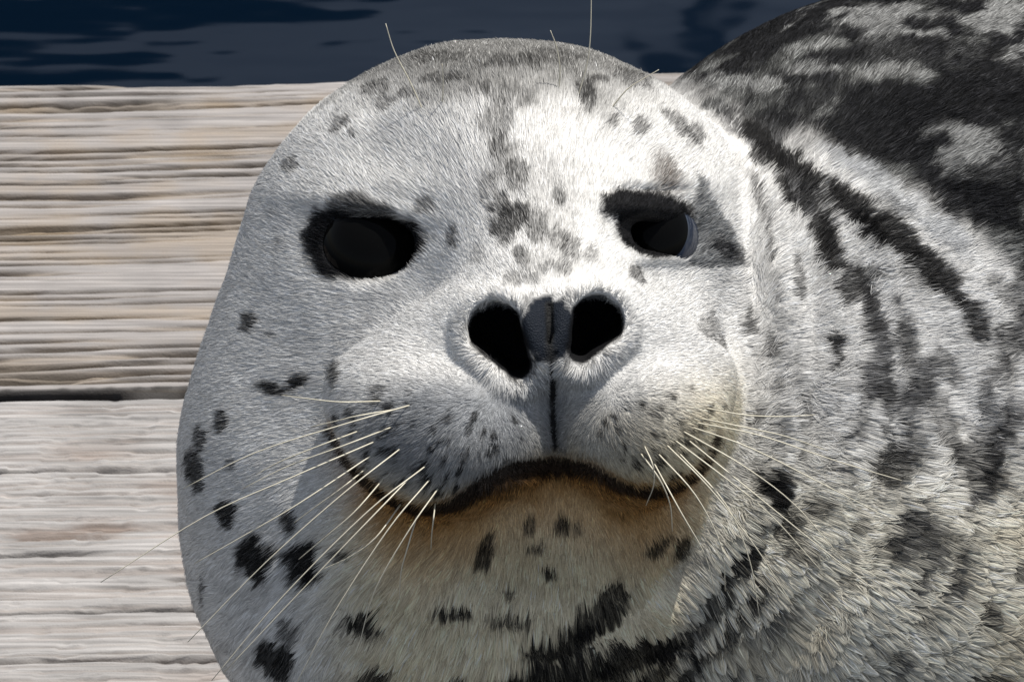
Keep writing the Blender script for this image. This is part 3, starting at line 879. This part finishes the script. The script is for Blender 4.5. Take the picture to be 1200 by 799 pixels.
def skin_mat():
    m, nt, out = new_mat("seal_skin")
    b = N(nt, "ShaderNodeBsdfPrincipled")
    a = N(nt, "ShaderNodeAttribute"); a.attribute_name = "col"
    w = N(nt, "ShaderNodeAttribute"); w.attribute_name = "wet"
    nt.links.new(a.outputs['Color'], b.inputs['Base Color'])
    mr = N(nt, "ShaderNodeMapRange"); mr.inputs['To Min'].default_value = 0.8; mr.inputs['To Max'].default_value = 0.26
    b.inputs['Specular IOR Level'].default_value = 0.06
    nt.links.new(w.outputs['Fac'], mr.inputs[0]); nt.links.new(mr.outputs[0], b.inputs['Roughness'])
    tc = N(nt, "ShaderNodeTexCoord")
    vo = N(nt, "ShaderNodeTexVoronoi"); vo.inputs['Scale'].default_value = 1500
    nz = N(nt, "ShaderNodeTexNoise"); nz.inputs['Scale'].default_value = 260; nz.inputs['Detail'].default_value = 3
    ad = N(nt, "ShaderNodeMath"); ad.operation = 'ADD'
    bp = N(nt, "ShaderNodeBump"); bp.inputs['Strength'].default_value = 0.5; bp.inputs['Distance'].default_value = 0.0008
    nt.links.new(tc.outputs['Object'], vo.inputs[0]); nt.links.new(tc.outputs['Object'], nz.inputs[0])
    nt.links.new(vo.outputs[0], ad.inputs[0]); nt.links.new(nz.outputs[0], ad.inputs[1])
    nt.links.new(ad.outputs[0], bp.inputs['Height']); nt.links.new(bp.outputs[0], b.inputs['Normal'])
    nt.links.new(b.outputs[0], out.inputs[0])
    return m

seal = empty("seal", (0.15, 0.05, 0.0))
tag(seal, "pale harbor seal with black spots and shaded dark back raising its whiskered face to the camera", "seal")
body = mesh_np("body", to_world(VL) - np.array(seal.location), QD, skin_mat())
body.parent = seal
under = (bdV * sstep(330, 480, screen(VL)[1]) * sstep(-700, -400, VL[:, 2]))[:, None]     # grey skin shows between damp tufts
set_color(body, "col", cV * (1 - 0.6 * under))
set_float(body, "wet", wetV)

def sphere_np(c, r, nu=40, nv=24, squash=(1, 1, 1)):
    V = []; F = []
    for i in range(nv + 1):
        th = math.pi * i / nv
        for j in range(nu):
            ph = 2 * math.pi * j / nu
            V.append([math.sin(th) * math.cos(ph) * squash[0], math.sin(th) * math.sin(ph) * squash[1], math.cos(th) * squash[2]])
    for i in range(nv):
        for j in range(nu):
            F.append([i * nu + j, (i + 1) * nu + j, (i + 1) * nu + (j + 1) % nu, i * nu + (j + 1) % nu])
    return np.array(V), np.array(F)

def eye_mat(name, col, rough, spec):
    m, nt, out = new_mat(name)
    b = N(nt, "ShaderNodeBsdfPrincipled")
    nz = N(nt, "ShaderNodeTexNoise"); nz.inputs['Scale'].default_value = 300
    mx = N(nt, "ShaderNodeMix"); mx.data_type = 'RGBA'
    mx.inputs[6].default_value = (*[q * 0.7 for q in col], 1); mx.inputs[7].default_value = (*col, 1)
    nt.links.new(nz.outputs[0], mx.inputs[0]); nt.links.new(mx.outputs[2], b.inputs['Base Color'])
    b.inputs['Roughness'].default_value = rough
    b.inputs['Specular IOR Level'].default_value = spec
    nt.links.new(b.outputs[0], out.inputs[0])
    return m

M_IRIS = eye_mat("eye_iris", (0.003, 0.003, 0.003), 0.05, 0.05)
M_BALL = eye_mat("eye_white", (0.022, 0.03, 0.05), 0.12, 0.5)
M_BALLD = eye_mat("eye_dark_rim", (0.003, 0.003, 0.003), 0.05, 0.05)

def build_eye(c, r, gaze, ballmat, label, cap=52):
    V, F = sphere_np(None, 1)
    g = np.asarray(gaze, float); g /= np.linalg.norm(g)
    a = np.cross([0, 1, 0], g); a /= np.linalg.norm(a); b2 = np.cross(g, a)
    Rm = np.stack([a, b2, g], 1)
    org = to_world(c) - np.array(seal.location)
    ball = mesh_np("eye", dir_world(V @ Rm.T) * r * S, F, ballmat)
    ball.parent = seal; ball.location = org
    ball['label'] = label
    # iris and pupil: a cap of slightly larger radius, bulging like a cornea
    nv, nu, amax = 14, 48, math.radians(cap)
    W, G = [], []
    for i in range(nv + 1):
        th = amax * i / nv
        rr = 1.003 + 0.004 * math.cos(th / amax * math.pi / 2)
        for j in range(nu):
            ph = 2 * math.pi * j / nu
            W.append([rr * math.sin(th) * math.cos(ph), rr * math.sin(th) * math.sin(ph), rr * math.cos(th)])
    for i in range(nv):
        for j in range(nu):
            G.append([i * nu + j, (i + 1) * nu + j, (i + 1) * nu + (j + 1) % nu, i * nu + (j + 1) % nu])
    iris = mesh_np("iris", dir_world(np.array(W) @ Rm.T) * r * S, np.array(G), M_IRIS)
    iris.parent = ball
build_eye(eyeL + np.array([2, -2, -68]), 70, (0.05, 0.0, 1), M_BALLD, "wide open black eye in a black patch of fur", 80)
build_eye(eyeR + np.array([-1, -8, -55]), 57, (-0.09, 0.27, 1), M_BALL, "half closed eye with a bluish rim below")

# ------------------------------------------------------------------ whiskers
WH = [
    [(483, 474), (400, 498), (300, 530), (215, 572)], [(440, 517), (340, 560), (240, 605), (118, 682)], [(436, 533), (350, 590), (290, 625), (228, 660)],
    [(460, 500), (400, 523), (340, 545), (285, 572)], [(470, 525), (400, 580), (310, 660), (220, 752)], [(500, 545), (430, 600), (330, 700), (248, 797)],
    [(480, 560), (420, 622), (350, 695), (262, 788)], [(505, 560), (455, 620), (390, 720), (345, 805)], [(515, 570), (480, 620), (440, 690), (420, 758)],
    [(470, 590), (440, 630), (410, 652), (375, 668)], [(490, 600), (478, 640), (470, 670), (468, 702)], [(510, 590), (508, 608), (506, 625), (505, 644)],
    [(447, 470), (400, 471), (360, 467), (330, 463)], [(462, 480), (420, 487), (395, 493), (365, 500)], [(430, 548), (400, 572), (372, 592), (345, 612)],
    [(450, 560), (415, 600), (380, 630), (350, 655)], [(420, 505), (380, 520), (330, 540), (300, 556)],
    [(770, 530), (815, 580), (845, 640), (850, 692)], [(780, 520), (830, 570), (885, 640), (932, 714)], [(790, 515), (850, 560), (905, 605), (967, 674)],
    [(800, 505), (870, 545), (930, 590), (985, 652)], [(810, 500), (880, 525), (970, 570), (1042, 607)], [(815, 495), (890, 510), (980, 540), (1057, 563)],
    [(765, 540), (798, 600), (826, 650), (838, 694)], [(750, 530), (772, 560), (785, 590), (788, 622)], [(755, 522), (765, 545), (766, 568), (757, 592)],
    [(820, 490), (870, 500), (920, 511), (970, 528)], [(826, 478), (872, 486), (915, 488), (955, 486)], [(795, 530), (850, 590), (878, 655), (890, 722)],
    [(806, 515), (880, 575), (960, 640), (1040, 702)],
    [(497, 133), (480, 95), (462, 60), (452, 28)], [(678, 112), (688, 75), (692, 40), (693, -10)], [(655, 105), (656, 80), (652, 55), (645, 36)],
    [(518, 125), (519, 108), (519, 92), (518, 75)], [(718, 125), (735, 105), (755, 92), (772, 82)],
]
def whisker_mat():
    m, nt, out = new_mat("whisker_horn")
    b = N(nt, "ShaderNodeBsdfPrincipled")
    nz = N(nt, "ShaderNodeTexNoise"); nz.inputs['Scale'].default_value = 150
    mx = N(nt, "ShaderNodeMix"); mx.data_type = 'RGBA'
    mx.inputs[6].default_value = (0.50, 0.45, 0.34, 1); mx.inputs[7].default_value = (0.70, 0.66, 0.54, 1)
    nt.links.new(nz.outputs[0], mx.inputs[0]); nt.links.new(mx.outputs[2], b.inputs['Base Color'])
    b.inputs['Roughness'].default_value = 0.35
    nt.links.new(b.outputs[0], out.inputs[0])
    return m
M_WH = whisker_mat()
def build_whisker(ctrl, brow):
    L = smooth_line(ctrl, 5)
    hit = march(L[:, 0], L[:, 1], f_base)
    z0 = hit[0, 2]; n = len(L)
    P = []
    for i in range(n):
        t = i / (n - 1)
        lift = (40 if not brow else 26) * min(1, t * 4)
        drop = (80 if not brow else 30) * t * t
        z = max(hit[i, 2] + lift, z0 + lift - drop) if i else z0 - 3
        if brow: z = z0 - 3 + 40 * t
        P.append(pt(L[i, 0], L[i, 1], z))
    P = np.array(P)
    # keep the depth smooth
    zz = P[:, 2].copy()
    for _ in range(4):
        zz[1:-1] = (zz[:-2] + 2 * zz[1:-1] + zz[2:]) / 4
    P = np.array([pt(L[i, 0], L[i, 1], zz[i]) for i in range(n)])
    T = np.gradient(P, axis=0); T /= np.linalg.norm(T, axis=1, keepdims=True)
    V, F = [], []
    r0 = 0.88 if not brow else 0.85
    for i in range(n):
        a = np.cross(T[i], [0, 0, 1.0]); a /= np.linalg.norm(a) + 1e-9; b = np.cross(T[i], a)
        r = r0 * (1 - 0.5 * (i / (n - 1)) ** 1.3)
        for k in range(4):
            w = math.pi / 2 * k
            V.append(P[i] + r * (math.cos(w) * a + math.sin(w) * b))
    for i in range(n - 1):
        for k in range(4):
            F.append([i * 4 + k, i * 4 + (k + 1) % 4, (i + 1) * 4 + (k + 1) % 4, (i + 1) * 4 + k])
    F.append([(n - 1) * 4 + k for k in range(4)])
    W = to_world(np.array(V)); o0 = to_world(P[0])
    o = mesh_np("whisker", W - o0, np.array(F), M_WH)
    o.parent = seal; o.location = o0 - np.array(seal.location)
    o['label'] = "short brow whisker above the eye" if brow else "long pale whisker of the muzzle"
for i, w in enumerate(WH):
    build_whisker(w, i >= len(WH) - 5)

# ------------------------------------------------------------------ fur
def build_fur(count, name, seed):
    rg = np.random.default_rng(seed)
    tri = np.concatenate([QD[:, [0, 1, 2]], QD[:, [0, 2, 3]]])
    a, b, c_ = VL[tri[:, 0]], VL[tri[:, 1]], VL[tri[:, 2]]
    area = 0.5 * np.linalg.norm(np.cross(b - a, c_ - a), axis=1)
    cen = (a + b + c_) / 3; nz = NL[tri].mean(1)[:, 2]
    px, py = screen(cen)
    vis = ((px > 130) & (px < 1290) & (py > -80) & (py < 880)).astype(float)
    dens = np.where(nz > 0.05, 1.0, np.where(nz > -0.35, 0.8, 0.12)) * (0.08 + 0.92 * vis)
    dens *= np.clip(1 - bareV[tri].mean(1), 0, 1) ** 2
    cdf = np.cumsum(area * dens); cdf /= cdf[-1]
    ti = np.searchsorted(cdf, rg.random(count))
    r1 = np.sqrt(rg.random(count)); r2 = rg.random(count)
    wa, wb, wc = (1 - r1)[:, None], (r1 * (1 - r2))[:, None], (r1 * r2)[:, None]
    T = tri[ti]
    p = VL[T[:, 0]] * wa + VL[T[:, 1]] * wb + VL[T[:, 2]] * wc
    n = NL[T[:, 0]] * wa + NL[T[:, 1]] * wb + NL[T[:, 2]] * wc
    n /= np.linalg.norm(n, axis=1, keepdims=True)
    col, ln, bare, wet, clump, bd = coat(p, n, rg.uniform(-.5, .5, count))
    keep = rg.random(count) > bare * 1.1
    p, n, col, ln, clump, bd = p[keep], n[keep], col[keep], ln[keep], clump[keep], bd[keep]
    M = len(p)
    px, py = screen(p)
    # lie of the coat: away from the nose, sweeping back along the trunk
    src = np.array([40.0, -5.0, 330.0])
    d = p - src
    d = d / np.linalg.norm(d, axis=1, keepdims=True)
    tail = np.asarray(wpt(2400, 900, 200)) - p; tail /= np.linalg.norm(tail, axis=1, keepdims=True)
    bw = 0.34 * bd * sstep(300, 900, np.linalg.norm(p - HC, axis=1) + 200)
    d = d * (1 - bw[:, None]) + tail * bw[:, None]
    # fringe round the nostrils points outwards
    for nn in (nosL, nosR):
        mid = (nn[0] + nn[1]) / 2
        q = p - mid; dist = np.linalg.norm(q[:, :2], axis=1)
        w = sstep(75, 40, dist)[:, None]
        dd = q / (np.linalg.norm(q, axis=1, keepdims=True) + 1e-6)
        d = d * (1 - w) + dd * w
    sw = np.stack([fbm(p[:, 0] / 60, p[:, 1] / 60, p[:, 2] / 60, 51 + i, 2) for i in range(3)], 1)
    d = d + 0.35 * sw + (0.10 + 0.09 * bd)[:, None] * rg.normal(size=(M, 3))
    t = d - (d * n).sum(1, keepdims=True) * n
    t /= np.linalg.norm(t, axis=1, keepdims=True) + 1e-9
    lift = np.clip(0.15 + 0.05 * rg.normal(size=M), 0.04, 0.5)
    lenr = ln * np.clip(1 + 0.25 * rg.normal(size=M), 0.4, 1.7)
    s = np.array([0, 0.36, 0.7, 1.0])
    tip = t * np.cos(lift)[:, None] + n * (np.sin(lift) * 0.8)[:, None]
    pts = np.empty((M, 4, 3))
    for k, sk in enumerate(s):
        pts[:, k] = p - n * (1.5 if k == 0 else 0) + lenr[:, None] * (t * (np.cos(lift) * sk)[:, None] + n * (np.sin(lift) * sk * (1.15 - 0.45 * sk))[:, None])
    # wet tufts: tips lean together
    csz = 10 + 9 * rg.integers(0, 3, M).astype(float) * np.where(bd > .5, 1, .5)
    jit = np.stack([fbm(p[:, 0] / 9, p[:, 1] / 9, p[:, 2] / 9, 61 + i, 1) for i in range(3)], 1) * 15
    cellk = np.floor((p + jit) / csz[:, None]).astype(np.int64)
    key = (csz * 7919).astype(np.int64) ^ (cellk[:, 0] * 73856093) ^ (cellk[:, 1] * 19349663) ^ (cellk[:, 2] * 83492791)
    # long tufts on neck and throat: narrow across the lie of the hair, long along it
    rr = np.hypot(p[:, 0] - src[0], p[:, 1] - src[1]) + 0.25 * np.abs(p[:, 2])
    aa = np.arctan2(p[:, 1] - src[1], p[:, 0] - src[0]) + 0.05 * sw[:, 0] + 0.02 * noise3(p[:, 0] / 16, p[:, 1] / 16, p[:, 2] / 16, 66)
    ring = np.floor(rr / 60 + 0.3 * noise3(p[:, 0] / 40, p[:, 1] / 40, 0 * rr, 67))
    wc_ = 7.5 + 3.0 * (ring % 2)
    acell = np.floor(aa * (ring * 60 + 30) / wc_).astype(np.int64)
    rcell = np.floor(rr / 46 + 5 * hash3(acell, ring.astype(np.int64), acell * 0, 5)).astype(np.int64)
    tuft = (bd > 0.5) | (py > 640)
    key2 = (acell * 19349663) ^ (rcell * 83492791) ^ (ring.astype(np.int64) * 7919) ^ (np.floor(p[:, 2] / 45).astype(np.int64) * 73856093) ^ 0x5bd1e995
    key = np.where(tuft, key2, key)
    _, inv = np.unique(key, return_inverse=True)
    cnt = np.bincount(inv).astype(float)
    mt = np.stack([np.bincount(inv, pts[:, 3, i]) / cnt for i in range(3)], 1)[inv]
    off = mt - pts[:, 3]
    tval = hash3(inv.astype(np.int64), inv.astype(np.int64) * 0, inv.astype(np.int64) * 0, 9)
    col = col * np.where(tuft, 0.84 + 0.34 * tval, 0.9 + 0.2 * tval)[:, None]
    off *= (np.minimum(1, 18 / (np.linalg.norm(off, axis=1) + 1e-6)))[:, None]
    for k, sk in enumerate(s):
        pts[:, k] += off * (clump * sk ** 1.5)[:, None]
    rad0 = np.clip(0.52 + 0.10 * rg.normal(size=M), 0.25, .9) * np.where(bd > .5, 0.88, 0.9)
    rad = rad0[:, None] * np.array([1.0, 0.95, 0.7, 0.2])
    lumi = col.mean(1)
    col = col * np.exp(np.where(lumi < 0.2, 0.55, 0.22) * rg.normal(size=M) - np.where(lumi < 0.2, 0.1, 0.0))[:, None]
    W = to_world(pts.reshape(-1, 3)) - np.array(seal.location)
    hc = bpy.data.hair_curves.new(name)
    hc.add_curves([4] * M)
    hc.position_data.foreach_set("vector", W.astype(np.float32).ravel())
    ra = hc.attributes.get("radius") or hc.attributes.new("radius", 'FLOAT', 'POINT')
    ra.data.foreach_set("value", (rad * S).astype(np.float32).ravel())
    ca = hc.attributes.new("col", 'FLOAT_COLOR', 'CURVE')
    cc = np.ones((M, 4), np.float32); cc[:, :3] = np.clip(col, 0.003, 0.92)
    ca.data.foreach_set("color", cc.ravel())
    rda = hc.attributes.new("root_shade", 'FLOAT', 'CURVE')
    rda.data.foreach_set("value", (0.62 * bd * sstep(250, 420, py) + 0.35 * (1 - bd) * sstep(620, 720, py) * (px > 420)).astype(np.float32))  # how strongly the shadow between tufts is painted into the roots
    na = hc.attributes.new("skin_normal", 'FLOAT_VECTOR', 'CURVE')
    na.data.foreach_set("vector", dir_world(n).astype(np.float32).ravel())
    m, nt, out = new_mat("fur_strands")
    A = N(nt, "ShaderNodeAttribute"); A.attribute_name = "col"
    B = N(nt, "ShaderNodeAttribute"); B.attribute_name = "skin_normal"
    # grey roots, pale tips: shadow between tufts put into the root colour
    hi = N(nt, "ShaderNodeHairInfo")
    G = N(nt, "ShaderNodeAttribute"); G.attribute_name = "root_shade"
    mr = N(nt, "ShaderNodeMapRange"); mr.interpolation_type = 'SMOOTHSTEP'
    mr.inputs['From Min'].default_value = 0.0; mr.inputs['From Max'].default_value = 0.62
    mr.inputs['To Min'].default_value = 1.0; mr.inputs['To Max'].default_value = 0.0
    nt.links.new(hi.outputs['Intercept'], mr.inputs[0])
    mu = N(nt, "ShaderNodeMath"); mu.operation = 'MULTIPLY'
    nt.links.new(mr.outputs[0], mu.inputs[0]); nt.links.new(G.outputs['Fac'], mu.inputs[1])
    gx = N(nt, "ShaderNodeMix"); gx.data_type = 'RGBA'
    gx.inputs[7].default_value = (0.05, 0.048, 0.045, 1)
    nt.links.new(mu.outputs[0], gx.inputs[0]); nt.links.new(A.outputs['Color'], gx.inputs[6])
    COLR = gx.outputs[2]
    df = N(nt, "ShaderNodeBsdfDiffuse")
    nt.links.new(COLR, df.inputs['Color'])
    nt.links.new(B.outputs['Vector'], df.inputs['Normal'])
    hr = N(nt, "ShaderNodeBsdfHair"); hr.component = 'Reflection'
    hr.inputs['RoughnessU'].default_value = 0.16; hr.inputs['RoughnessV'].default_value = 0.35
    sh = N(nt, "ShaderNodeMix"); sh.data_type = 'RGBA'; sh.inputs[0].default_value = 0.75
    sh.inputs[6].default_value = (0.34, 0.35, 0.36, 1)
    nt.links.new(A.outputs['Color'], sh.inputs[7]); nt.links.new(sh.outputs[2], hr.inputs['Color'])
    hd = N(nt, "ShaderNodeBsdfDiffuse")
    nt.links.new(COLR, hd.inputs['Color'])
    m1 = N(nt, "ShaderNodeMixShader"); m1.inputs[0].default_value = 0.18
    nt.links.new(df.outputs[0], m1.inputs[1]); nt.links.new(hd.outputs[0], m1.inputs[2])
    m2 = N(nt, "ShaderNodeMixShader"); m2.inputs[0].default_value = 0.025
    nt.links.new(m1.outputs[0], m2.inputs[1]); nt.links.new(hr.outputs[0], m2.inputs[2])
    tr = N(nt, "ShaderNodeBsdfTransparent")
    m3 = N(nt, "ShaderNodeMixShader"); m3.inputs[0].default_value = 0.35      # fine hairs let light through
    nt.links.new(m2.outputs[0], m3.inputs[1]); nt.links.new(tr.outputs[0], m3.inputs[2])
    nt.links.new(m3.outputs[0], out.inputs[0])
    hc.materials.append(m)
    o = bpy.data.objects.new(name, hc)
    COL.objects.link(o)
    o.parent = seal
    tag(o, kind='stuff')
    return o
T0 = time.time()
build_fur(1000000, "fur", 3)
print("fur", round(time.time() - T0, 1))
